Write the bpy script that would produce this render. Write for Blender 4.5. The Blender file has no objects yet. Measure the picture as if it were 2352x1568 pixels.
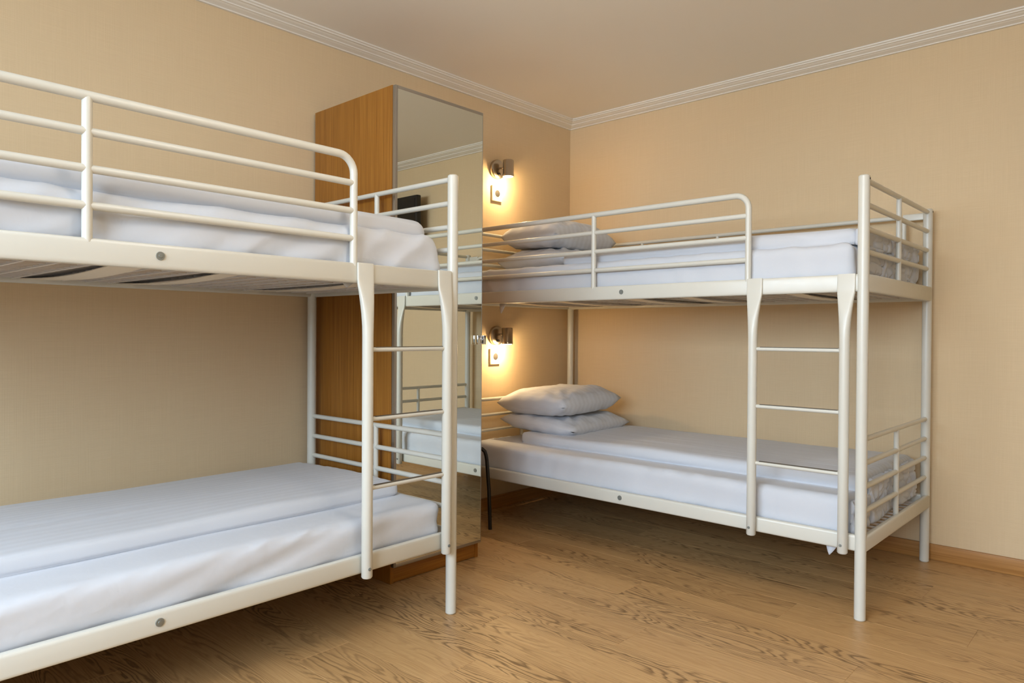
import bpy, bmesh, math, random
from mathutils import Vector, Matrix, noise
random.seed(7)
S = bpy.context.scene
COL = S.collection
PI = math.pi

# ------------------------------------------------------------------ camera
cam_d = bpy.data.cameras.new('camera')
cam = bpy.data.objects.new('camera', cam_d)
COL.objects.link(cam)
cam_d.sensor_width = 36.0
cam_d.lens = 36.0 * 1636.84 / 2352.0
cam_d.shift_x = (1176 - 1189.67) / 2352.0
cam_d.shift_y = (781.56 - 784) / 2352.0
cam_d.clip_start = 0.02
cam.matrix_world = (Matrix.Translation((2.8843, -3.6722, 1.0149)) @ Matrix.Rotation(math.radians(42.2377), 4, 'Z')
                    @ Matrix.Rotation(math.radians(90 - 0.5374), 4, 'X') @ Matrix.Rotation(math.radians(0.3533), 4, 'Z'))
S.camera = cam

# ------------------------------------------------------------------ colour management, world, daylight
S.view_settings.view_transform = 'Standard'
S.view_settings.look = 'None'
S.view_settings.gamma = 1.0
S.view_settings.use_curve_mapping = False
S.view_settings.exposure = 0.07
S.cycles.max_bounces = 8
S.cycles.diffuse_bounces = 4
S.cycles.glossy_bounces = 3
S.cycles.transmission_bounces = 2
S.cycles.transparent_max_bounces = 4
S.cycles.caustics_reflective = True
S.cycles.caustics_refractive = False
CEIL = 2.378
RX, RY = 4.3, -4.9          # far corner of the room (behind the camera)
W_X0, W_X1, W_Z0, W_Z1 = 0.75, 3.55, 0.45, 2.2   # opening for the added window behind the camera

world = bpy.data.worlds.new('sky')
S.world = world
world.use_nodes = True
wn = world.node_tree
bg = wn.nodes['Background']
bg.inputs[0].default_value = (0.80, 0.90, 1.0, 1)
bg.inputs[1].default_value = 0.5

def area(name, loc, rot, sx, sy, power, col):
    l = bpy.data.lights.new(name, 'AREA')
    l.shape = 'RECTANGLE'; l.size = sx; l.size_y = sy
    l.energy = power; l.color = col
    o = bpy.data.objects.new(name, l); COL.objects.link(o)
    o.location = loc; o.rotation_euler = rot
    return o
# area lamp outside the added, unseen window stands in for daylight
area('added_daylight', ((W_X0 + W_X1) / 2, RY - 0.9, 2.15), (math.radians(68), 0, 0),
     3.4, 1.9, 390, (0.69, 0.845, 1.0))
ADDED_GLOBE_STRENGTH = 19  # glow of the added pendant globe
SPOT_POWER = 2.4
SPILL_POWER = 4.2

# ------------------------------------------------------------------ material helpers
def lin(r, g, b):
    f = lambda c: ((c / 255) / 12.92 if c / 255 <= 0.04045 else ((c / 255 + 0.055) / 1.055) ** 2.4)
    return (f(r), f(g), f(b), 1)

def new_mat(name, col, rough=0.5, metal=0.0, spec=0.5):
    m = bpy.data.materials.new(name); m.use_nodes = True
    b = m.node_tree.nodes['Principled BSDF']
    b.inputs['Base Color'].default_value = col
    b.inputs['Roughness'].default_value = rough
    b.inputs['Metallic'].default_value = metal
    b.inputs['Specular IOR Level'].default_value = spec
    return m

class G:
    """small node-graph helper"""
    def __init__(s, m):
        s.t = m.node_tree; s.b = s.t.nodes['Principled BSDF']
    def n(s, typ, **kw):
        nd = s.t.nodes.new(typ)
        for k, v in kw.items(): setattr(nd, k, v)
        return nd
    def l(s, a, b): s.t.links.new(a, b)
    def coord(s, kind='Object', scale=(1, 1, 1), loc=None):
        tc = s.n('ShaderNodeTexCoord'); mp = s.n('ShaderNodeMapping')
        mp.inputs['Scale'].default_value = scale
        if loc is not None:
            if hasattr(loc, 'is_output'): s.l(loc, mp.inputs['Location'])
            else: mp.inputs['Location'].default_value = loc
        s.l(tc.outputs[kind], mp.inputs['Vector']); return mp.outputs[0]
    def noise(s, vec, scale=5, detail=2, rough=0.5, dist=0):
        nd = s.n('ShaderNodeTexNoise'); nd.inputs['Scale'].default_value = scale
        nd.inputs['Detail'].default_value = detail; nd.inputs['Roughness'].default_value = rough
        nd.inputs['Distortion'].default_value = dist
        s.l(vec, nd.inputs['Vector']); return nd.outputs['Fac']
    def math(s, op, a, b=None, c=None):
        nd = s.n('ShaderNodeMath', operation=op)
        for i, v in enumerate((a, b, c)):
            if v is None: continue
            if hasattr(v, 'is_output'): s.l(v, nd.inputs[i])
            else: nd.inputs[i].default_value = v
        return nd.outputs[0]
    def ramp(s, fac, stops):
        nd = s.n('ShaderNodeValToRGB'); e = nd.color_ramp.elements
        while len(e) < len(stops): e.new(0.5)
        for i, (p, c) in enumerate(stops):
            e[i].position = p; e[i].color = c if len(c) == 4 else (*c, 1)
        s.l(fac, nd.inputs[0]); return nd.outputs[0]
    def mix(s, fac, a, b, mode='MIX'):
        nd = s.n('ShaderNodeMix', data_type='RGBA', blend_type=mode)
        for i, v in ((0, fac), (6, a), (7, b)):
            if hasattr(v, 'is_output'): s.l(v, nd.inputs[i])
            else: nd.inputs[i].default_value = v
        return nd.outputs[2]
    def bump(s, h, strength=0.2, dist=0.002):
        nd = s.n('ShaderNodeBump'); nd.inputs['Strength'].default_value = strength
        nd.inputs['Distance'].default_value = dist
        s.l(h, nd.inputs['Height']); s.l(nd.outputs[0], s.b.inputs['Normal'])

# wallpaper: beige woven ribs
M = {}
def wallpaper():
    m = new_mat('beige_wallpaper', lin(206, 186, 150), 0.75, spec=0.25); g = G(m)
    h = g.noise(g.coord('Object', (6, 6, 420)), 1, 2)
    v = g.noise(g.coord('Object', (380, 380, 5)), 1, 2)
    w = g.noise(g.coord('Object', (1.3, 1.3, 1.3)), 1, 2)
    s = g.math('ADD', h, v)
    c = g.ramp(g.math('MULTIPLY', s, 0.5), [(0.30, lin(211, 187, 151)), (0.70, lin(219, 196, 160))])
    c = g.mix(g.math('MULTIPLY', w, 0.25), c, lin(215, 191, 155))
    g.l(c, g.b.inputs['Base Color'])
    g.bump(s, 0.25, 0.0015)
    return m
M['wall'] = wallpaper()
def ceiling_mat():
    m = new_mat('ceiling_paint', lin(242, 238, 231), 0.85, spec=0.2); g = G(m)
    g.bump(g.noise(g.coord('Object', (60, 60, 60)), 1, 3), 0.05, 0.001); return m
M['ceiling'] = ceiling_mat()
M['cornice'] = new_mat('cornice_white', lin(232, 228, 220), 0.55)
def paint(name, col, rough=0.32):
    m = new_mat(name, col, rough); g = G(m)
    n = g.noise(g.coord('Object', (40, 40, 40)), 1, 2)
    g.l(g.math('MULTIPLY_ADD', n, 0.15, rough - 0.07), g.b.inputs['Roughness'])
    return m
M['bed'] = paint('cream_bed_enamel', lin(209, 207, 197))
M['slat'] = paint('crossbar_enamel', lin(226, 216, 198), 0.45)
M['wire'] = paint('mesh_wire_enamel', lin(222, 217, 212), 0.45)
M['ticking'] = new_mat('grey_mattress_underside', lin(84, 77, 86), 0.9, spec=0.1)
M['bolt'] = new_mat('zinc_bolt', lin(140, 144, 140), 0.4, 0.6)
M['hole'] = new_mat('dark_hole', lin(38, 34, 30), 0.6)
M['tread'] = new_mat('grey_tread', lin(92, 84, 72), 0.6)
M['alu'] = new_mat('brushed_aluminium', lin(176, 174, 172), 0.35, 1.0)
M['chrome'] = new_mat('polished_chrome', lin(225, 228, 232), 0.08, 1.0)
M['nickel'] = new_mat('brushed_nickel', lin(190, 180, 166), 0.24, 1.0)
M['mirror'] = new_mat('mirror_silver', lin(228, 232, 226), 0.0, 1.0)
M['black'] = new_mat('black_lacquer', lin(22, 21, 21), 0.35)
M['screen'] = new_mat('dark_screen', lin(16, 17, 18), 0.12)
M['plastic'] = new_mat('ivory_plastic', lin(236, 226, 200), 0.35)
M['frame'] = new_mat('window_frame_white', lin(238, 238, 235), 0.4)

def fabric(name, col, stripe_axis=None, wr=1.0):
    m = new_mat(name, col, 0.85, spec=0.15); g = G(m)
    g.b.inputs['Sheen Weight'].default_value = 0.15
    w1 = g.noise(g.coord('Object', (5, 9, 9)), 1, 2, 0.45, 0.6)
    w2 = g.noise(g.coord('Object', (30, 22, 26)), 1, 3, 0.5, 0.5)
    h = g.math('ADD', g.math('MULTIPLY', w1, 1.0 * wr), g.math('MULTIPLY', w2, 0.25 * wr))
    if stripe_axis is not None:
        sp = g.n('ShaderNodeSeparateXYZ'); g.l(g.coord('Object'), sp.inputs[0])
        s = g.math('SINE', g.math('MULTIPLY', sp.outputs[stripe_axis], 2 * PI / 0.036))
        s = g.math('MULTIPLY_ADD', g.math('SMOOTH_MIN', g.math('SMOOTH_MAX', g.math('MULTIPLY', s, 4.0), -1.0, 0.3), 1.0, 0.3), 0.5, 0.5)
        c = g.mix(s, (col[0] * 0.955, col[1] * 0.95, col[2] * 0.945, 1), col)
        g.l(c, g.b.inputs['Base Color'])
        g.l(g.math('MULTIPLY_ADD', s, -0.25, 0.85), g.b.inputs['Roughness'])
    g.bump(h, 0.45, 0.008)
    return m
WHITE = lin(203, 206, 213)
M['sheet'] = fabric('white_cotton_sheet', WHITE)
M['duvet'] = fabric('white_satin_stripe_duvet', WHITE, 1, 0.6)
M['pillow'] = fabric('white_satin_stripe_pillow', WHITE, 1, 0.5)

def floor_wood():
    m = new_mat('oak_laminate', lin(170, 128, 82), 0.42, spec=0.4); g = G(m)
    oi = g.n('ShaderNodeObjectInfo')
    cx = g.n('ShaderNodeCombineXYZ')
    g.l(g.math('MULTIPLY', oi.outputs['Random'], 37.0), cx.inputs[0])
    g.l(g.math('MULTIPLY', oi.outputs['Random'], 91.0), cx.inputs[1])
    g.l(g.math('MULTIPLY', oi.outputs['Random'], 13.0), cx.inputs[2])
    field = g.noise(g.coord('Object', (1.5, 10, 1), cx.outputs[0]), 1, 1.6, 0.42, 0.3)
    jag = g.noise(g.coord('Object', (16, 90, 1), cx.outputs[0]), 1, 2)
    val = g.math('ADD', g.math('MULTIPLY', field, 26.0), g.math('MULTIPLY', jag, 0.85))
    fr = g.math('FRACT', val)
    lines = g.ramp(fr, [(0.0, (1, 1, 1)), (0.14, (0.75, 0.75, 0.75)), (0.36, (0.05, 0.05, 0.05)), (0.80, (0, 0, 0)), (1.0, (0.9, 0.9, 0.9))])
    band = g.ramp(g.noise(g.coord('Object', (0.8, 9, 1), cx.outputs[0]), 1, 1), [(0.40, (0.10, 0.10, 0.10)), (0.60, (1, 1, 1))])
    fib = g.noise(g.coord('Object', (5, 330, 1), cx.outputs[0]), 1, 3, 0.6)
    base = g.ramp(fib, [(0.25, lin(174, 134, 86)), (0.75, lin(210, 171, 120))])
    tone = g.mix(g.math('MULTIPLY_ADD', oi.outputs['Random'], 0.22, 0.0), base, lin(170, 130, 84))
    dark = g.mix(g.math('MULTIPLY', g.math('MULTIPLY', lines, band), 0.78), tone, lin(92, 64, 36))
    g.l(dark, g.b.inputs['Base Color'])
    g.l(g.math('MULTIPLY_ADD', lines, 0.12, 0.38), g.b.inputs['Roughness'])
    g.bump(g.math('SUBTRACT', fib, g.math('MULTIPLY', lines, 0.6)), 0.12, 0.001)
    return m
M['floor'] = floor_wood()
M['floor_gap'] = new_mat('plank_joint', lin(88, 62, 38), 0.8)

def veneer(name, axis, c1, c2, rough=0.4):
    m = new_mat(name, c1, rough, spec=0.35); g = G(m)
    sc = [110, 110, 110]; sc[axis] = 2.2
    sc2 = [280, 280, 280]; sc2[axis] = 5
    a = g.noise(g.coord('Object', tuple(sc)), 1, 3, 0.55)
    b = g.noise(g.coord('Object', tuple(sc2)), 1, 2)
    s = g.math('ADD', g.math('MULTIPLY', a, 0.62), g.math('MULTIPLY', b, 0.38))
    g.l(g.ramp(s, [(0.3, c1), (0.7, c2)]), g.b.inputs['Base Color'])
    g.bump(s, 0.08, 0.001)
    return m
M['oak'] = veneer('oak_veneer_upright', 2, lin(130, 79, 22), lin(168, 113, 44))
M['oak_h'] = veneer('oak_veneer_level', 1, lin(130, 79, 22), lin(168, 113, 44))
M['skirt_x'] = veneer('oak_skirting_x', 0, lin(146, 98, 46), lin(186, 136, 76))
M['skirt_y'] = veneer('oak_skirting_y', 1, lin(146, 98, 46), lin(186, 136, 76))

def emis(name, col, strength):
    m = bpy.data.materials.new(name); m.use_nodes = True
    b = m.node_tree.nodes['Principled BSDF']
    b.inputs['Base Color'].default_value = col
    b.inputs['Emission Color'].default_value = col
    b.inputs['Emission Strength'].default_value = strength
    return m
M['bulb'] = emis('lit_reading_bulb', (1.0, 0.80, 0.52, 1), 14)
M['shade'] = emis('added_globe_glow', (1.0, 0.88, 0.72, 1), ADDED_GLOBE_STRENGTH)  # emission of the unseen pendant added for room light
def pane_mat():
    m = bpy.data.materials.new('window_glass'); m.use_nodes = True
    t = m.node_tree; t.nodes.remove(t.nodes['Principled BSDF']); out = t.nodes['Material Output']
    tr = t.nodes.new('ShaderNodeBsdfTransparent'); gl = t.nodes.new('ShaderNodeBsdfGlossy'); mx = t.nodes.new('ShaderNodeMixShader')
    gl.inputs['Roughness'].default_value = 0.02; mx.inputs[0].default_value = 0.06
    t.links.new(tr.outputs[0], mx.inputs[1]); t.links.new(gl.outputs[0], mx.inputs[2]); t.links.new(mx.outputs[0], out.inputs[0])
    return m
M['glass'] = pane_mat()

# ------------------------------------------------------------------ mesh helpers
class MB:
    def __init__(s): s.v = []; s.f = []
    def box(s, x0, x1, y0, y1, z0, z1):
        b = len(s.v)
        s.v += [(x, y, z) for z in (z0, z1) for y in (y0, y1) for x in (x0, x1)]
        for q in ((0, 2, 3, 1), (4, 5, 7, 6), (0, 1, 5, 4), (2, 6, 7, 3), (0, 4, 6, 2), (1, 3, 7, 5)):
            s.f.append(tuple(b + i for i in q))
        return s
    def loft(s, rings, cap=True):
        b = len(s.v); n = len(rings[0])
        for r in rings: s.v += [tuple(p) for p in r]
        for i in range(len(rings) - 1):
            for j in range(n):
                k = (j + 1) % n
                s.f.append((b + i * n + j, b + i * n + k, b + (i + 1) * n + k, b + (i + 1) * n + j))
        if cap:
            s.f.append(tuple(b + j for j in reversed(range(n))))
            s.f.append(tuple(b + (len(rings) - 1) * n + j for j in range(n)))
        return s
    def tube(s, pts, r, n=14, capr=0.0):
        pts = [Vector(p) for p in pts]
        rings = []; up = None
        for i, p in enumerate(pts):
            d = ((pts[min(i + 1, len(pts) - 1)] - p).normalized() + (p - pts[max(i - 1, 0)]).normalized())
            d.normalize()
            if up is None:
                up = Vector((0, 0, 1)) if abs(d.z) < 0.9 else Vector((1, 0, 0))
            a = (up - d * up.dot(d)).normalized(); c = d.cross(a); up = a
            rr = r[i] if isinstance(r, (list, tuple)) else r
            rings.append([p + (a * math.cos(2 * PI * k / n) + c * math.sin(2 * PI * k / n)) * rr for k in range(n)])
        if capr:
            e = min(capr, (r if not isinstance(r, (list, tuple)) else r[0]) * 0.5)
            def shrunk(ring, c, q): return [c + (p - c) * q for p in ring]
            rr = r[0] if isinstance(r, (list, tuple)) else r
            d0 = (pts[1] - pts[0]).normalized(); d1 = (pts[-1] - pts[-2]).normalized()
            first = [q - d0 * 0 for q in shrunk(rings[0], pts[0], (rr - e) / rr)]
            last = shrunk(rings[-1], pts[-1], (rr - e) / rr)
            rings[0] = [q + d0 * e for q in rings[0]]; rings[-1] = [q - d1 * e for q in rings[-1]]
            rings = [first] + rings + [last]
        return s.loft(rings)
    def lathe(s, prof, axis_o=(0, 0, 0), axis='z', n=28):
        """prof: list of (radius, height)"""
        o = Vector(axis_o); rings = []
        for r, h in prof:
            ring = []
            for k in range(n):
                a = 2 * PI * k / n; c, q = max(r, 1e-5) * math.cos(a), max(r, 1e-5) * math.sin(a)
                p = {'z': (c, q, h), 'x': (h, c, q), 'y': (q, h, c)}[axis]
                ring.append(o + Vector(p))
            rings.append(ring)
        return s.loft(rings)
    def build(s, name, mat, parent=None, smooth=True, bevel=0.0, angle=40, center=False):
        me = bpy.data.meshes.new(name)
        me.from_pydata(s.v, [], s.f); me.update()
        bm = bmesh.new(); bm.from_mesh(me)
        bmesh.ops.recalc_face_normals(bm, faces=bm.faces)
        if bevel:
            ed = [e for e in bm.edges if len(e.link_faces) == 2 and e.calc_face_angle(0) > 0.6]
            bmesh.ops.bevel(bm, geom=ed, offset=bevel, segments=2, profile=0.6, affect='EDGES')
        bm.to_mesh(me); bm.free()
        me.materials.append(mat)
        if smooth:
            me.polygons.foreach_set('use_smooth', [True] * len(me.polygons))
            me.set_sharp_from_angle(angle=math.radians(angle))
        o = bpy.data.objects.new(name, me); COL.objects.link(o)
        if parent is not None: o.parent = parent
        return o

def empty(name, loc=(0, 0, 0), rz=0.0):
    o = bpy.data.objects.new(name, None); COL.objects.link(o)
    o.empty_display_size = 0.1
    o.location = loc; o.rotation_euler = (0, 0, rz); return o
def tag(o, label=None, cat=None, group=None, kind=None):
    if label: o['label'] = label
    if cat: o['category'] = cat
    if group: o['group'] = group
    if kind: o['kind'] = kind
    return o
def children(o): return [c for c in bpy.data.objects if c.parent == o]
def copy_tree(o, parent=None):
    c = o.copy(); COL.objects.link(c); c.parent = parent
    for ch in children(o): copy_tree(ch, c)
    return c
def rbox(x0, x1, y0, y1, z0, z1): return MB().box(x0, x1, y0, y1, z0, z1)

# ------------------------------------------------------------------ room shell
T = 0.12
def struct(o, label=None, cat=None): return tag(o, label, cat, kind='structure')
struct(rbox(-T, 0, RY - T, T, -0.12, CEIL + T).build('wall_left', M['wall'], smooth=False), 'beige ribbed wallpaper wall behind the wardrobe and reading lamps', 'wall')
struct(rbox(0, RX + T, 0, T, -0.12, CEIL + T).build('wall_back', M['wall'], smooth=False), 'beige ribbed wallpaper wall behind the ladder-side bunk bed at right', 'wall')
struct(rbox(RX, RX + T, RY - T, 0, -0.12, CEIL + T).build('wall_right', M['wall'], smooth=False), 'beige wall opposite the mirror wardrobe', 'wall')
wf = MB()
wf.box(0, W_X0, RY - T, RY, -0.12, CEIL + T); wf.box(W_X1, RX, RY - T, RY, -0.12, CEIL + T)
wf.box(W_X0, W_X1, RY - T, RY, -0.12, W_Z0); wf.box(W_X0, W_X1, RY - T, RY, W_Z1, CEIL + T)
struct(wf.build('wall_front', M['wall'], smooth=False), 'beige wall with the added window behind the viewer', 'wall')
struct(rbox(0, RX, RY, 0, CEIL, CEIL + T).build('ceiling', M['ceiling'], smooth=False), 'plain off-white painted ceiling', 'ceiling')

fl = struct(rbox(0, RX, RY, 0, -0.12, -0.0075).build('floor', M['floor_gap'], smooth=False), 'oak laminate plank floor', 'floor')
# planks run along x, staggered rows; each plank is a part of the floor
PW, PL = 0.193, 1.285
pm = {}
def plank_mesh(w, l):
    k = (round(w, 4), round(l, 4))
    if k not in pm:
        mb = MB(); c = 0.0013
        z0, z1 = -0.008, 0.0
        r0 = [(0.0002, 0.0002), (l - 0.0002, 0.0002), (l - 0.0002, w - 0.0002), (0.0002, w - 0.0002)]
        r1 = [(c, c), (l - c, c), (l - c, w - c), (c, w - c)]
        mb.loft([[(x, y, z0) for x, y in r0], [(x, y, z1 - 0.0006) for x, y in r0], [(x, y, z1) for x, y in r1]])
        o = mb.build('plank', M['floor'], smooth=False); pm[k] = o.data
        bpy.data.objects.remove(o)
    return pm[k]
y = 0.0; row = 0
while y > RY + 0.001:
    w = min(PW, y - RY)
    x = 0.0; first = [0.45, 1.02, 0.71, 0.22, 0.88][row % 5] * PL
    l = first
    while x < RX - 0.001:
        l = min(l, RX - x)
        p = bpy.data.objects.new('plank', plank_mesh(w, l)); COL.objects.link(p)
        p.location = (x, y - w, 0); p.parent = fl
        x += l; l = PL
    y -= w; row += 1

# cornice profile (distance from wall, drop from ceiling)
prof = [(0.0, 0.0), (0.094, 0.0), (0.094, 0.006), (0.086, 0.008), (0.083, 0.013), (0.074, 0.013), (0.066, 0.017), (0.052, 0.021),
        (0.050, 0.025), (0.043, 0.026), (0.036, 0.029), (0.020, 0.033), (0.014, 0.035), (0.012, 0.039), (0.0, 0.039)]
def cornice(name, side, label):
    mb = MB(); rings = []
    for end in (0, 1):
        ring = []
        for d, h in prof:
            z = CEIL - h
            if side == 'left': p = (d, (-d if end == 0 else RY + d), z)
            elif side == 'back': p = ((d if end == 0 else RX - d), -d, z)
            elif side == 'right': p = (RX - d, (-d if end == 0 else RY + d), z)
            else: p = ((d if end == 0 else RX - d), RY + d, z)
            ring.append(p)
        rings.append(ring)
    mb.loft(rings)
    struct(mb.build(name, M['cornice'], smooth=False), label, 'cornice')
for i, (sd, lb) in enumerate((('left', 'white stepped cornice above the wardrobe wall'), ('back', 'white stepped cornice above the right hand wall'),
                              ('right', 'white stepped cornice above the wall opposite the wardrobe'), ('front', 'white stepped cornice above the window wall'))):
    cornice('trim_%d' % (i + 1), sd, lb)
def skirting(name, x0, x1, y0, y1, mat, lb):
    struct(rbox(x0, x1, y0, y1, 0.0, 0.072).build(name, mat, bevel=0.004), lb, 'baseboard')
skirting('baseboard_left', 0, 0.016, RY, 0, M['skirt_y'], 'oak baseboard along the wardrobe wall')
skirting('baseboard_back', 0.016, RX, -0.016, 0, M['skirt_x'], 'oak baseboard along the right hand wall')
skirting('baseboard_right', RX - 0.016, RX, RY, -0.016, M['skirt_y'], 'oak baseboard opposite the wardrobe')
skirting('baseboard_front', 0.016, RX - 0.016, RY, RY + 0.016, M['skirt_x'], 'oak baseboard under the window')
# unseen window, added behind the camera as a daylight source
win = MB(); fw = 0.06
win.box(W_X0, W_X0 + fw, RY - 0.09, RY - 0.03, W_Z0, W_Z1); win.box(W_X1 - fw, W_X1, RY - 0.09, RY - 0.03, W_Z0, W_Z1)
win.box(W_X0 + fw, W_X1 - fw, RY - 0.09, RY - 0.03, W_Z0, W_Z0 + fw); win.box(W_X0 + fw, W_X1 - fw, RY - 0.09, RY - 0.03, W_Z1 - fw, W_Z1)
xm = (W_X0 + W_X1) / 2
win.box(xm - 0.035, xm + 0.035, RY - 0.085, RY - 0.035, W_Z0 + fw, W_Z1 - fw)
wo = struct(win.build('added_window_1', M['frame'], bevel=0.004), 'unseen white framed window added behind the viewer for daylight', 'window')

for x0, x1 in ((W_X0 + fw, xm - 0.035), (xm + 0.035, W_X1 - fw)):
    rbox(x0, x1, RY - 0.062, RY - 0.058, W_Z0 + fw, W_Z1 - fw).build('pane', M['glass'], wo, smooth=False)

# ------------------------------------------------------------------ bunk beds
H, BW, BL = 1.5855, 0.9088, 2.0337
UE = [1.5709, 1.4853, 1.3993, 1.3169]; UP = (1.1722, 1.2358)
LE = [0.6437, 0.5562, 0.4704, 0.3825]; LP = (0.2450, 0.3032)
US = UP; LS = LP
GU = [1.5711, 1.4872, 1.3997, 1.3125]
GH, GM, BOLT = -0.4288, -1.1844, -1.0215
LA, LB_, RUNGS, LBOT = -0.3939, -0.052, [0.9616, 0.7392, 0.5185], 0.2351
PR = 0.0195     # post radius
BACKZ = 1.558

def flat_ring(p, along, w, t, n=24, power=5.0):
    """rounded-rectangle ring (w wide in 'along' axis, t thick) centred at p; z-up loft"""
    out = []
    for k in range(n):
        a = 2 * PI * k / n; c, s = math.cos(a), math.sin(a)
        e = 2.0 / power
        x = math.copysign(abs(c) ** e, c) * w / 2; y = math.copysign(abs(s) ** e, s) * t / 2
        out.append((p[0] + x, p[1] + y, p[2]))
    return out
def bar_x(x0, x1, y, z0, z1, t):
    """rounded flat rail running along x"""
    zc, h = (z0 + z1) / 2, z1 - z0
    mb = MB(); rings = []
    for x, k in ((x0, 0.90), (x0 + 0.003, 1), (x1 - 0.003, 1), (x1, 0.90)):
        ring = []
        for j in range(24):
            a = 2 * PI * j / 24; c, s = math.cos(a), math.sin(a)
            ring.append((x, y + math.copysign(abs(c) ** 0.45, c) * t / 2 * k, zc + math.copysign(abs(s) ** 0.3, s) * h / 2 * k))
        rings.append(ring)
    return mb.loft(rings)
def bar_y(y0, y1, x, z0, z1, t):
    mb = bar_x(y0, y1, x, z0, z1, t)
    mb.v = [(b, a, c) for a, b, c in mb.v]
    return mb
def bolt_at(parent, x, y, z, r=0.009, dark=False):
    mb = MB().lathe([(0.0001, -0.004), (r * 0.45, -0.004), (r * 0.5, -0.0025), (r, -0.0025), (r * 1.05, 0.0), (r, 0.003), (0.0001, 0.003)], (x, y, z), 'y', 16)
    b = mb.build('bolt', M['hole'] if dark else M['bolt'], parent)
    tag(b, 'dark screw head' if dark else 'zinc bolt head with washer')
    return b

def make_bunk():
    root = empty('bunk_bed')
    m = M['bed']
    for u in (0, -BL):
        for v in (0, BW):
            o = MB().tube([(u, v, 0.0), (u, v, H)], PR, 22, 0.004).build('post', m, root)
            sgn = 1 if u == 0 else -1
            h = MB().lathe([(0.0001, 0.0), (0.004, 0.0), (0.004, 0.0012), (0.0001, 0.0012)], (0, 0, 0), 'x', 10)
            hv = [(sgn * (u * sgn + x + PR - 0.0004) if sgn == 1 else u - (x + PR - 0.0004), v + yy, H - 0.014 + z) for x, yy, z in h.v]
            h.v = hv
            tag(h.build('screw_hole', M['hole'], o), 'small dark screw hole')
    # end panels: four round rails and a flat plate, upper and lower, at both ends
    for u, sg in ((0, 1), (-BL, -1)):
        for zs, pl in ((UE, UP), (LE, LP)):
            for z in zs:
                MB().tube([(u, 0.012, z), (u, BW - 0.012, z)], 0.0098, 12).build('end_rail', m, root)
            bar_y(-0.004, BW + 0.004, u + sg * 0.0095, pl[0], pl[1], 0.020).build('end_plate', m, root)
            MB().tube([(u, BW * 0.488, pl[1] - 0.01), (u, BW * 0.488, zs[0])], 0.0105, 12).build('end_upright', m, root)
    # long side rails
    for z0, z1 in (US, LS):
        for v in (0.0015, BW - 0.0015):
            r = bar_x(-BL + 0.012, -0.012, v, z0, z1, 0.026).build('side_rail', m, root)
            if v < 0.5:
                bolt_at(r, BOLT, -0.0118, (z0 + z1) / 2 + 0.002, 0.0105)
    # mesh bases with flat cross bars
    for z0, z1 in (US, LS):
        mb = MB()
        zz = z0 + 0.019
        def wire(a, b, r=0.0034):
            a, b = Vector(a), Vector(b); d = (b - a).normalized()
            s = d.cross(Vector((0, 0, 1))).normalized() * r; t = Vector((0, 0, r))
            mb.loft([[a + s + t, a - s + t, a - s - t, a + s - t], [b + s + t, b - s + t, b - s - t, b + s - t]])
        nv = 16
        for i in range(nv):
            v = 0.03 + (BW - 0.06) * i / (nv - 1)
            wire((-BL + 0.03, v, zz), (-0.03, v, zz))
        for i in range(28):
            u = -BL + 0.04 + (BL - 0.08) * i / 27
            wire((u, 0.02, zz - 0.003), (u, BW - 0.02, zz - 0.003))
        tag(mb.build('wire_mesh', M['wire'], root, smooth=False), 'welded wire mesh base', kind='stuff')
        for u in (-0.30, -0.78, -1.06, -1.50, -1.80):
            bw = 0.030 if abs(u + 1.06) > 0.01 else 0.042
            rings = []
            for i in range(13):
                t = i / 12; v = 0.012 + (BW - 0.024) * t
                zc = z0 + 0.016 - 0.014 * math.sin(PI * t)
                rings.append([(u - bw, v, zc), (u + bw, v, zc), (u + bw, v, zc - 0.0025), (u - bw, v, zc - 0.0025)])
            MB().loft(rings).build('cross_bar', M['slat'], root)
    # guard rail at the front: hoop with three bars and a middle upright
    r = 0.0122; R = 0.055
    u0, u1, zt = -BL + 0.07, GH, GU[0]
    pts = [(u0, 0, US[1] - 0.01)]
    for i in range(9):
        a = PI - i * PI / 16
        pts.append((u0 + R + R * math.cos(a), 0, zt - R + R * math.sin(a)))
    for i in range(9):
        a = PI / 2 - i * PI / 16
        pts.append((u1 - R + R * math.cos(a), 0, zt - R + R * math.sin(a)))
    pts.append((u1, 0, US[1] - 0.01))
    MB().tube(pts, r, 16).build('guard_hoop', m, root)
    MB().tube([(GM, 0, US[1] - 0.01), (GM, 0, zt)], 0.0118, 14).build('guard_upright', m, root)
    for z in GU[1:]:
        MB().tube([(u0, 0, z), (u1, 0, z)], 0.0103, 14).build('guard_bar', m, root)
    # low guard on the wall side
    b0, b1 = -BL + 0.11, -0.098
    pts = [(b0, BW, US[1] - 0.01)]
    for i in range(6):
        a = PI - i * PI / 10
        pts.append((b0 + 0.03 + 0.03 * math.cos(a), BW, BACKZ - 0.03 + 0.03 * math.sin(a)))
    for i in range(6):
        a = PI / 2 - i * PI / 10
        pts.append((b1 - 0.03 + 0.03 * math.cos(a), BW, BACKZ - 0.03 + 0.03 * math.sin(a)))
    pts.append((b1, BW, US[1] - 0.01))
    MB().tube(pts, 0.0105, 12).build('wall_guard_hoop', m, root)
    for uu in (-1.02, -1.5):
        MB().tube([(uu, BW, US[1] - 0.01), (uu, BW, BACKZ)], 0.0095, 12).build('wall_guard_upright', m, root)
    bar_x(b1 - 0.004, -0.014, BW, BACKZ - 0.018, BACKZ + 0.012, 0.008).build('guard_bracket', m, root)
    bar_x(-BL + 0.014, b0 + 0.004, BW, BACKZ - 0.018, BACKZ + 0.012, 0.008).build('guard_bracket', m, root)
    # ladder
    vr = -0.0115                     # front face of the side rail
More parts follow.
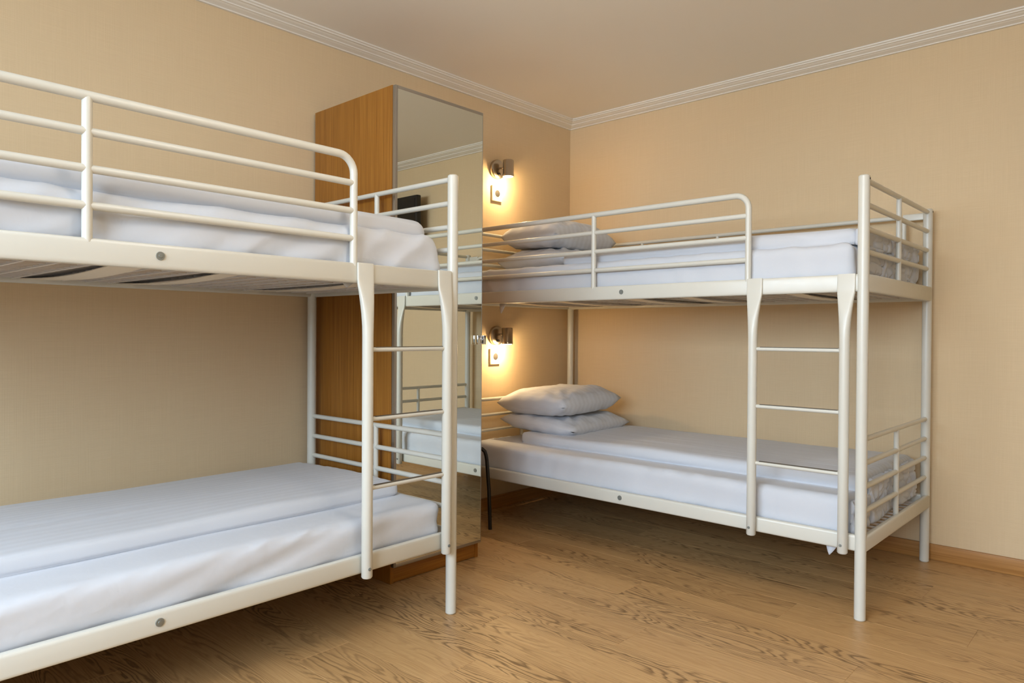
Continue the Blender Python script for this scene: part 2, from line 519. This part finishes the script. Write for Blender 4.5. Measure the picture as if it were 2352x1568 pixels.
    for u in (LA, LB_):
        rings = []
        tb = 0.0178
        vt = vr - tb - 0.0005
        # wrapped lip over the rail, flat plate, flare, round tube
        prof_l = [(US[1] + 0.001, 0.060, 0.007, 6, vr - 0.0035), (US[1] - 0.004, 0.062, 0.0085, 6, vr - 0.0042),
                  (US[0] + 0.012, 0.062, 0.010, 6, vr - 0.005), (US[0] - 0.006, 0.0600, 0.013, 5, vr - 0.0065), (US[0] - 0.030, 0.0535, 0.018, 4.2, vr - 0.010),
                  (US[0] - 0.060, 0.0470, 0.024, 3.4, vr - 0.0135), (US[0] - 0.095, 0.0410, 0.030, 2.6, vr - 0.0165),
                  (US[0] - 0.135, 0.0370, 0.0345, 2.1, vt), (US[0] - 0.17, 2 * tb, 2 * tb, 2, vt), (0.9, 2 * tb, 2 * tb, 2, vt), (0.6, 2 * tb, 2 * tb, 2, vt),
                  (LBOT + 0.004, 2 * tb, 2 * tb, 2, vt), (LBOT, 2 * tb - 0.006, 2 * tb - 0.006, 2, vt)]
        for z, w, t, pw, vv in prof_l:
            rings.append(flat_ring((u, vv, z), None, w, t, 24, pw))
        st = MB().loft(rings[::-1]).build('ladder_stile', m, root, angle=50)
        bolt_at(st, u - 0.002, vt - tb + 0.001, LBOT + 0.031, 0.0052)
    for z in RUNGS:
        rg = MB().tube([(LA + 0.010, vr - 0.016, z), (LB_ - 0.010, vr - 0.016, z)], 0.0075, 12).build('ladder_rung', m, root)
        tag(rbox(LA + 0.030, LB_ - 0.022, vr - 0.0205, vr - 0.0100, z + 0.0060, z + 0.0085).build('tread_strip', M['tread'], rg, smooth=False), 'thin dark tread strip')
    return root

bedR = make_bunk()
bedL = copy_tree(bedR)
bedR.location = (2.0877, -0.97, 0); bedR.rotation_euler = (0, 0, -0.0027)
bedL.location = (0.9755, -1.9238, 0); bedL.rotation_euler = (0, 0, PI / 2 + 0.0134)
tag(bedR, 'white metal bunk bed along the right wall with its whole foot end in view', 'bunk bed', 'white metal bunk beds')
tag(bedL, 'white metal bunk bed at left, cut off by the picture edge, beside the wardrobe', 'bunk bed', 'white metal bunk beds')
bpy.context.view_layer.update()
MR, ML = bedR.matrix_world.copy(), bedL.matrix_world.copy()

# ------------------------------------------------------------------ bedding
def nz(*a): return noise.noise(Vector(a))
def soft_box(u0, u1, v0, v1, z0, z1, r, step=0.03, disp=None, flat=False):
    """rounded box surface as a dense quad mesh; disp(u,v,z,n)->offset along the normal n"""
    def ticks(a, b):
        n = max(3, int(round((b - a - 2 * r) / step)))
        m = [a + r + (b - a - 2 * r) * i / n for i in range(n + 1)]
        e = 4
        return [a + r * (1 - math.cos(PI / 2 * i / e)) for i in range(e)] + m + [b - r * (1 - math.cos(PI / 2 * i / e)) for i in range(e - 1, -1, -1)]
    A, B, Cc = ticks(u0, u1), ticks(v0, v1), ticks(z0, z1)
    if flat: Cc = [z0, z0 + (z1 - r - z0) * 0.5] + [z1 - r * (1 - math.cos(PI / 2 * i / 4)) for i in range(4, -1, -1)]
    idx = {}; mb = MB()
    def vert(i, j, k):
        key = (i, j, k)
        if key not in idx:
            p = Vector((A[i], B[j], Cc[k]))
            q = Vector((min(max(p.x, u0 + r), u1 - r), min(max(p.y, v0 + r), v1 - r), min(max(p.z, z0 + (0 if flat else r)), z1 - r)))
            n = p - q
            if n.length < 1e-9: n = Vector((0, 0, -1)) if k == 0 else Vector((0, 0, 1))
            else: p = q + n.normalized() * r
            n.normalize()
            if disp: p = p + disp(p, n)
            idx[key] = len(mb.v); mb.v.append(tuple(p))
        return idx[key]
    na, nb, nc = len(A) - 1, len(B) - 1, len(Cc) - 1
    for i in range(na):
        for j in range(nb):
            for k in (0, nc):
                mb.f.append((vert(i, j, k), vert(i + 1, j, k), vert(i + 1, j + 1, k), vert(i, j + 1, k)))
    for i in range(na):
        for k in range(nc):
            for j in (0, nb):
                mb.f.append((vert(i, j, k), vert(i + 1, j, k), vert(i + 1, j, k + 1), vert(i, j, k + 1)))
    for j in range(nb):
        for k in range(nc):
            for i in (0, na):
                mb.f.append((vert(i, j, k), vert(i, j + 1, k), vert(i, j + 1, k + 1), vert(i, j, k + 1)))
    return mb
def place(mb, name, mat, mw, label, cat, group=None, angle=180):
    """origin to the base centre of the thing, then into the bed's frame"""
    xs, ys, zs = zip(*mb.v)
    c = Vector(((min(xs) + max(xs)) / 2, (min(ys) + max(ys)) / 2, min(zs)))
    mb.v = [tuple(Vector(p) - c) for p in mb.v]
    o = mb.build(name, mat, None, angle=angle)
    o.matrix_world = mw @ Matrix.Translation(c)
    return tag(o, label, cat, group)

def ridge(*a): return (1 - 2 * abs(nz(*a))) - 0.45
def mattress_disp(seed, diag, amp, ends, zt):
    def d(p, n):
        s = seed
        out = 0.005 * nz(p.x * 2.2 + s, p.y * 3, p.z * 6 + s)
        if n.y < -0.3:       # visible long side: slanting pull creases, fading in and out along the bed
            m = 0.35 + 0.65 * max(0, min(1, 0.6 + 1.4 * nz(p.x * 1.9 + s, 7.1, s)))
            q = p.x - diag * p.z + 0.03 * nz(p.x * 4, p.z * 9, s)
            out += m * (amp * ridge(q * 6.5 + s, p.z * 2.0 + s, 0.3) + 0.45 * amp * nz(q * 19 + s, p.z * 4, 2.3))
            out += 0.35 * amp * nz(p.x * 1.6, (p.z + 0.05 * p.x) * 26 + s, 5.5)
        if abs(n.x) > 0.3:
            out += ends * ridge(p.y * 7 + s, p.z * 6, 1.7) + 0.5 * ends * nz(p.y * 34 + 8 * p.z + s, p.z * 12, 4.7)
        return n * out
    return d
MV0, MV1 = 0.020, BW - 0.020
def mattress(mw, z0, z1, seed, label, diag=0.9, amp=0.006, ends=0.004, step=0.014, u1=-0.030, r=0.034):
    mb = soft_box(-BL + 0.014, u1, MV0, MV1, z0, z1, r, step, mattress_disp(seed, diag, amp, ends, z1))
    o = place(mb, 'mattress', M['sheet'], mw, label, 'mattress', 'mattresses on the bunks')
    bpy.context.view_layer.update()
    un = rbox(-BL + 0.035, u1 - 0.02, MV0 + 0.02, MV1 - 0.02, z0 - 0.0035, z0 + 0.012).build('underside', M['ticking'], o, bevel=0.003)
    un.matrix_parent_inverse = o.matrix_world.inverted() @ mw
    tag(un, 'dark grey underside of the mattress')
    return o
ZU, ZL = US[0] + 0.030, LS[0] + 0.030
mattress(MR, ZU, 1.356, 1.0, 'white sheeted mattress on the upper bunk along the right wall', -0.5, 0.009, 0.007, u1=-0.042)
mattress(MR, ZL, 0.425, 2.0, 'white sheeted mattress on the lower bunk along the right wall', 0.6, 0.010, 0.006, u1=-0.042)
mattress(ML, ZU, 1.360, 3.0, 'white sheeted mattress with slanting creases on the upper bunk at left', 1.3, 0.011, 0.004, r=0.045)
mattress(ML, ZL, 0.410, 4.0, 'white sheeted mattress on the lower bunk at left', 3.6, 0.006, 0.005)

def duvet_disp(seed, wav, crown, z0, foot=0.0):
    def d(p, n):
        if n.z < -0.5: return Vector((0, 0, 0))
        if p.z < z0 + 0.0005: return Vector((-0.010 * n.x, -0.010 * n.y, 0))
        o = Vector(n); o.z = max(o.z, 0)
        o = o * (0.006 * nz(p.x * 2.0 + seed, p.y * 4 + seed, 0.5) + 0.004 * nz(p.x * 2.6, p.y * 22 + 1.5 * p.x + seed, seed))
        if n.z > 0.2:
            t = (p.y - 0.5) / 0.42
            o.z += crown * max(0, 1 - t * t)
        if n.y < -0.05: o.y += wav * nz(p.x * 2.5 + seed, 3.3, seed) * min(1, -n.y * 2)
        if foot and n.x > 0.3: o.x += foot * nz(p.y * 18 + seed, p.z * 6, 0.7) + 0.5 * foot * nz(p.y * 45, p.z * 10, seed)
        return o
    return d
def duvet(mw, u0, u1, v0, v1, z0, z1, seed, label, wav=0.012, crown=0.012, foot=0.0, r=0.026):
    mb = soft_box(u0, u1, v0, v1, z0, z1, r, 0.016, duvet_disp(seed, wav, crown, z0, foot), flat=True)
    return place(mb, 'duvet', M['duvet'], mw, label, 'duvet', 'folded duvets on the bunks')
def end_fold(par, mw, u0, u1, v0, v1, z0, z1, seed, amp):
    """cloth gathered and tucked down over the foot of the mattress"""
    def d(p, n):
        k = amp if n.x > 0.2 else 0.35 * amp
        q = p.y + 0.04 * nz(p.y * 6, p.z * 12, seed)
        w = 0.8 * nz(q * 11 + seed, p.z * 6, 0.7) - 1.3 * max(0.0, 1 - 7 * abs(nz(q * 13 + seed, p.z * 5, 4.0))) - 0.8 * max(0.0, 1 - 6 * abs(nz(q * 8 + 3 * p.z, p.z * 24 + seed, 9.0)))
        return Vector((k * w if n.x > -0.2 else 0, 0, 0.4 * amp * nz(p.y * 14, seed, 1) * (1 if n.z < -0.3 else 0)))
    mb = soft_box(u0, u1, v0, v1, z0, z1, min(0.012, (u1 - u0) * 0.45), 0.005, d)
    o = mb.build('tucked_end', M['sheet'], par, angle=180)
    o.matrix_parent_inverse = par.matrix_world.inverted() @ mw
    return tag(o, 'gathered cloth tucked in at the foot end')
d1 = duvet(MR, -1.80, -0.040, 0.165, 0.865, 0.421, 0.478, 11.0, 'striped white duvet folded on the lower bunk below the pillows, by the right wall', 0.014, 0.010, 0.004)
d2 = duvet(MR, -1.42, -0.040, 0.050, 0.87, 1.351, 1.415, 12.0, 'white duvet folded flat on the upper bunk by the right wall', 0.012, 0.022, 0.004, r=0.036)
duvet(ML, -BL + 0.05, -0.075, 0.205, 0.875, 0.408, 0.448, 13.0, 'striped white duvet laid along the lower bunk at left', 0.006, 0.020, r=0.022)
duvet(ML, -BL + 0.05, -0.055, 0.060, 0.870, 1.352, 1.420, 14.0, 'white duvet laid flat on the upper bunk at left', 0.008, 0.018, r=0.045)
bpy.context.view_layer.update()
end_fold(d1, MR, -0.050, -0.021, 0.225, 0.505, 0.292, 0.468, 21.0, 0.010)
end_fold(d1, MR, -0.050, -0.021, 0.535, 0.855, 0.300, 0.468, 22.0, 0.010)
end_fold(d1, MR, -0.048, -0.026, 0.030, 0.205, 0.290, 0.415, 25.0, 0.007)
end_fold(d2, MR, -0.050, -0.022, 0.060, 0.450, 1.345, 1.410, 23.0, 0.010)
end_fold(d2, MR, -0.050, -0.022, 0.465, 0.860, 1.335, 1.412, 26.0, 0.010)
end_fold(d2, MR, -0.050, -0.020, 0.085, 0.330, 1.225, 1.352, 27.0, 0.013)
end_fold(d2, MR, -0.050, -0.022, 0.345, 0.870, 1.225, 1.345, 24.0, 0.012)

def cloth_tip(mw, u, v, z, w, h, label, name='sheet_corner'):
    """corner of the sheet poking out below the rail"""
    mb = MB(); n = 8; rings = []
    for i in range(n + 1):
        t = i / n; ww = w * (1 - t) ** 0.8 + 0.003; zz = z - h * t
        off = 0.003 * math.sin(t * 5)
        rings.append([(u - ww * 0.3, v + off, zz), (u + ww * 0.1, v + off - 0.006 * (1 - t), zz), (u + ww * 0.7, v + off, zz + 0.2 * ww * t),
                      (u + ww * 0.7, v + off + 0.002, zz + 0.2 * ww * t), (u + ww * 0.1, v + off - 0.004 * (1 - t), zz), (u - ww * 0.3, v + off + 0.002, zz)])
    mb.loft(rings)
    return mb
for mi, (mw, u, v, z, w, h) in enumerate(((MR, 0.29 - 2.0877, 0.018, 1.206, 0.075, 0.085), (MR, 1.975 - 2.0877, 0.018, 0.285, 0.075, 0.078), (ML, -0.42, 0.05, 1.2, 0.10, 0.04), (ML, -0.30, 0.06, 1.2, 0.08, 0.03))):
    mat_obj = [o for o in bpy.data.objects if o.name.startswith('mattress')][(0, 1, 2, 2)[mi]]
    mb = cloth_tip(mw, u, v, z, w, h, '')
    o = mb.build('sheet_corner', M['sheet'], mat_obj, angle=180)
    o.matrix_parent_inverse = (mat_obj.matrix_world.inverted() @ mw)
    tag(o, 'sheet corner poking out below the rail')

def pillow(mw, cu, cv, z, du, dv, th, rot, label, seed, tilt=(0, 0), bend=0.0):
    """cushion with four pulled corners; z = underside height of its middle"""
    mb = MB(); n = 30; idx = {}
    def pt(i, j, s):
        a, b = -1 + 2 * i / n, -1 + 2 * j / n
        e = max(0.0, (1 - abs(a) ** 2.6) * (1 - abs(b) ** 2.6))
        h = th / 2 * e ** 0.36
        pinch_a = 1 - 0.09 * (1 - b * b); pinch_b = 1 - 0.09 * (1 - a * a)
        x, y = a * du / 2 * pinch_b, b * dv / 2 * pinch_a
        w = 0.006 * nz(a * 2.5 + seed, b * 2.5, s) + 0.004 * nz(a * 7 + seed, b * 5, s + 3)
        edge = max(abs(a), abs(b))
        rip = 0.004 * math.sin((a - b) * 14 + seed) * max(0, edge - 0.55) * 2
        zz = s * (h + w * min(1, e * 3)) + rip * (1 if e < .9 else 0)
        cr = 0.0
        for ca, cb in ((1, -1), (-1, -1), (1, 1), (-1, 1)):
            da, db = a - ca, b - cb; dist = math.hypot(da, db); ang = math.atan2(db, da)
            cr += 0.010 * math.sin(ang * 13 + seed * ca) * math.exp(-((dist - 0.45) / 0.32) ** 2)
        zz += s * cr * min(1, e * 2.5)
        if s < 0: zz = max(zz, -th * 0.32)
        zz += bend * (a * a * 0.6 + b * b * 0.4) * th
        return Vector((x, y, zz))
    rm = Matrix.Rotation(rot, 3, 'Z') @ Matrix.Rotation(tilt[0], 3, 'X') @ Matrix.Rotation(tilt[1], 3, 'Y')
    def vert(i, j, s):
        if i in (0, n) or j in (0, n): s0 = 0
        else: s0 = s
        k = (i, j, s0)
        if k not in idx:
            p = pt(i, j, s if s0 else 1)
            if not s0: p.z = (pt(i, j, 1).z)
            idx[k] = len(mb.v); p = rm @ p
            mb.v.append((cu + p.x, cv + p.y, z + th * 0.32 + p.z))
        return idx[k]
    for s in (1, -1):
        for i in range(n):
            for j in range(n):
                mb.f.append((vert(i, j, s), vert(i + 1, j, s), vert(i + 1, j + 1, s), vert(i, j + 1, s)))
    return place(mb, 'pillow', M['pillow'], mw, label, 'pillow', 'pillows on the bunks')
bx, by = 2.0877, -0.97
pillow(MR, 0.35 - bx, -0.475 - by, 0.478, 0.50, 0.58, 0.13, 0.06, 'lower of the two stacked pillows on the bottom bunk by the right wall', 1.0, (0, 0.06))
pillow(MR, 0.33 - bx, -0.51 - by, 0.580, 0.48, 0.53, 0.172, 0.0, 'plump upper pillow of the stack on the bottom bunk by the right wall', 2.0, (0.03, -0.02))
pillow(MR, 0.33 - bx, -0.51 - by, 1.358, 0.46, 0.56, 0.16, 0.05, 'flat lower pillow of the pair on the top bunk by the right wall', 3.0)
pillow(MR, 0.31 - bx, -0.50 - by, 1.488, 0.42, 0.52, 0.205, -0.05, 'domed upper pillow of the pair on the top bunk by the right wall', 4.0, (0.0, 0.05))

# ------------------------------------------------------------------ wardrobe with mirror door
WY0, WY1, WXC, WXD, WH = -1.893, -1.397, 0.580, 0.600, 2.010
w = empty('wardrobe', (0.29, (WY0 + WY1) / 2, 0))
def wp(mb, name, mat, **k):
    o = mb.build(name, mat, None, **k); o.parent = w
    o.matrix_parent_inverse = Matrix.Translation((-0.29, -(WY0 + WY1) / 2, 0)); return o
PT = 0.018
wp(rbox(0.018, WXC, WY0, WY0 + PT, 0, WH), 'side_panel', M['oak'], bevel=0.001)
wp(rbox(0.018, WXC, WY1 - PT, WY1, 0, WH), 'side_panel', M['oak'], bevel=0.001)
wp(rbox(0.018, WXC, WY0 + PT, WY1 - PT, WH - PT, WH), 'top_panel', M['oak_h'], bevel=0.001)
wp(rbox(0.018, WXC, WY0 + PT, WY1 - PT, 0.062, 0.062 + PT), 'bottom_panel', M['oak_h'], bevel=0.001)
wp(rbox(0.018, 0.024, WY0 + PT, WY1 - PT, 0.08, WH - PT), 'back_panel', M['oak'], bevel=0.0)
wp(rbox(WXC - 0.020, WXC - 0.003, WY0 + PT, WY1 - PT, 0.003, 0.062), 'plinth', M['oak_h'], bevel=0.001)
dz0, dz1 = 0.070, WH - 0.003
door = wp(rbox(WXC + 0.002, WXD - 0.004, WY0 + 0.001, WY1 - 0.001, dz0, dz1), 'door', M['alu'], bevel=0.001)
tag(door, 'mirror door in a thin aluminium frame')
def wsub(mb, name, mat, par, label=None, **k):
    o = mb.build(name, mat, None, **k); o.parent = par
    if label: tag(o, label)
    return o
fwid = 0.013
wsub(rbox(WXD - 0.004, WXD - 0.0005, WY0 + fwid, WY1 - 0.004, dz0 + fwid, dz1 - fwid), 'mirror', M['mirror'], door, 'tall mirror pane', smooth=False)
for a in ((WY0 + 0.001, WY0 + fwid, dz0, dz1), (WY1 - 0.004, WY1 - 0.001, dz0, dz1), (WY0 + fwid, WY1 - 0.004, dz0, dz0 + fwid), (WY0 + fwid, WY1 - 0.004, dz1 - fwid, dz1)):
    wsub(rbox(WXD - 0.004, WXD, *a), 'door_frame', M['alu'], door, 'grey aluminium frame strip', bevel=0.0008)
hb = MB()
hb.box(WXD + 0.0005, WXD + 0.022, WY1 - 0.048, WY1 - 0.040, 0.966, 1.006)
hb.box(WXD + 0.0005, WXD + 0.012, WY1 - 0.030, WY1 - 0.020, 0.966, 1.006)
hb.box(WXD + 0.0005, WXD + 0.022, WY1 - 0.012, WY1 + 0.004, 0.966, 1.006)
hb.box(WXD + 0.0005, WXD + 0.006, WY1 - 0.040, WY1 - 0.012, 0.966, 1.006)
wsub(hb, 'handle', M['chrome'], door, 'small chrome grip on the door edge', bevel=0.001)
tag(w, 'tall oak veneer wardrobe with a mirror door against the left wall', 'wardrobe')

# ------------------------------------------------------------------ reading lamps and sockets on the left wall
def reading_lamp(y, z, label, tiltx, power):
    root = empty('wall_lamp', (0, y, z))
    MB().lathe([(0.0001, 0.0), (0.053, 0.0), (0.056, 0.003), (0.056, 0.016), (0.053, 0.021), (0.048, 0.0225), (0.0001, 0.0235)], (0.0, 0, 0), 'x', 40).build('base_plate', M['nickel'], root)
    tag(MB().lathe([(0.0001, 0.022), (0.0085, 0.022), (0.0085, 0.031), (0.007, 0.033), (0.0001, 0.033)], (0, -0.004, -0.030), 'x', 18).build('switch', M['hole'], root), 'dark round switch button')
    MB().tube([(0.018, 0.006, 0.006), (0.036, 0.010, 0.006), (0.056, 0.014, 0.006)], 0.006, 12).build('arm', M['nickel'], root)
    hy, hx = 0.017, 0.080
    hd = MB().lathe([(0.0001, 0.046), (0.029, 0.046), (0.0315, 0.043), (0.0315, -0.034), (0.033, -0.036), (0.033, -0.048), (0.030, -0.048), (0.030, -0.036), (0.0001, -0.036)], (hx, hy, 0), 'z', 36).build('lamp_head', M['nickel'], root)
    bl = MB()
    for k in range(10):
        a = 2 * PI * k / 10
        bl.lathe([(0.0001, -0.0375), (0.0045, -0.039), (0.006, -0.043), (0.0045, -0.048), (0.0001, -0.0505)], (hx + 0.0225 * math.cos(a), hy + 0.0225 * math.sin(a), 0), 'z', 10)
    tag(bl.build('bulb', M['bulb'], hd), 'ring of lit lamp beads')
    # the main beam leans towards the wall; a weaker spill leaves the open rim in all directions
    for kind, watts in (('SPOT', power), ('POINT', SPILL_POWER)):
        L = bpy.data.lights.new('reading_light', kind)
        L.energy = watts; L.color = (1.0, 0.70, 0.36); L.shadow_soft_size = 0.012
        if kind == 'SPOT': L.spot_size = math.radians(140); L.spot_blend = 0.9
        lo = bpy.data.objects.new('reading_light', L); COL.objects.link(lo); lo.parent = root
        lo.location = (hx, hy, -0.066)
        lo.rotation_euler = Vector((-0.50, -0.25, -0.85)).to_track_quat('-Z', 'Y').to_euler()
    tag(root, label, 'lamp', 'wall reading lamps')
    return root
reading_lamp(-0.692, 1.965, 'lit nickel reading lamp on the wall above the top bunk pillows', 0, SPOT_POWER)
reading_lamp(-0.692, 1.003, 'lit nickel reading lamp on the wall under the top bunk', 0, SPOT_POWER)
def socket(y, z, label):
    root = empty('wall_socket', (0, y, z))
    rbox(0.0, 0.011, -0.041, 0.041, -0.045, 0.045).build('cover_plate', M['plastic'], root, bevel=0.003)
    MB().lathe([(0.0265, 0.0100), (0.0265, 0.0124), (0.0225, 0.0124), (0.0215, 0.0112), (0.0001, 0.0112)], (0, 0, 0), 'x', 28).build('insert', M['plastic'], root)
    hl = MB().lathe([(0.0001, 0.0113), (0.0200, 0.0113), (0.0200, 0.0120), (0.0001, 0.0120)], (0, 0, 0), 'x', 24)
    tag(hl.build('plug_recess', M['hole'], root), 'dark round plug recess')
    tag(root, label, 'socket', 'wall power sockets')
socket(-0.692, 1.826, 'cream power socket below the upper reading lamp')
socket(-0.700, 0.882, 'cream power socket below the lower reading lamp')

# ------------------------------------------------------------------ stool between wardrobe and bed
sx, sy = 0.150, -1.215
st = empty('stool', (sx, sy, 0), 0)
MB().lathe([(0.0001, 0.432), (0.150, 0.432), (0.158, 0.437), (0.158, 0.446), (0.150, 0.450), (0.0001, 0.450)], (0, 0, 0), 'z', 40).build('seat', M['black'], st)
for k in range(4):
    a = math.radians(50.0 + 90 * k)
    if k == 0: ex, ey = 0.303 - sx, -1.035 - sy
    else: ex, ey = 0.2 * math.cos(a), 0.2 * math.sin(a)
    if k in (1, 2): ex = max(ex, -0.12)
    tx, ty = ex * 0.90, ey * 0.90
    pts = [(ex, ey, 0.0), (ex * 0.97, ey * 0.97, 0.20), (tx * 1.02, ty * 1.02, 0.36), (tx, ty, 0.385), (tx * 0.97, ty * 0.97, 0.405), (tx * 0.90, ty * 0.90, 0.419), (tx * 0.80, ty * 0.80, 0.424), (tx * 0.15, ty * 0.15, 0.424)]
    MB().tube(pts, 0.0098, 12).build('leg', M['black'], st)
tag(st, 'black tubular leg stool mostly hidden behind the mirror wardrobe', 'stool')

# ------------------------------------------------------------------ television (seen in the mirror)
tv = empty('television', (2.98, 0, 1.6))
def tp(mb, name, mat, **k):
    o = mb.build(name, mat, tv, **k); return o
rbox(-0.385, 0.385, -0.125, -0.085, 0.02, 0.485).build('housing', M['black'], tv, bevel=0.008)
rbox(-0.36, 0.36, -0.1265, -0.1245, 0.055, 0.46).build('screen', M['screen'], tv, bevel=0.0)
rbox(-0.20, 0.20, -0.085, -0.055, 0.10, 0.40).build('back_cover', M['black'], tv, bevel=0.01)
rbox(-0.06, 0.06, -0.056, 0.0, 0.18, 0.32).build('wall_bracket', M['black'], tv, bevel=0.004)
tag(tv, 'black flat television on the wall, seen in the wardrobe mirror', 'television')

# ------------------------------------------------------------------ globe pendant (added out of view to light the room)
cl = empty('added_pendant', (2.15, -2.45, CEIL))
MB().lathe([(0.0001, 0.0), (0.055, 0.0), (0.055, -0.012), (0.045, -0.03), (0.0001, -0.032)], (0, 0, 0), 'z', 30).build('ceiling_rose', M['nickel'], cl)
MB().tube([(0, 0, -0.03), (0, 0, -0.17)], 0.008, 12).build('stem', M['nickel'], cl)
gp = [(0.16 * math.sin(PI * i / 20) if 0 < i < 20 else 0.0001, -0.325 + 0.16 * math.cos(PI * i / 20)) for i in range(21)]
tag(MB().lathe(gp, (0, 0, 0), 'z', 40).build('added_globe', M['shade'], cl), 'glowing opal globe added to light the room')
tag(cl, 'unseen opal globe pendant added at mid-ceiling to light the room', 'lamp')
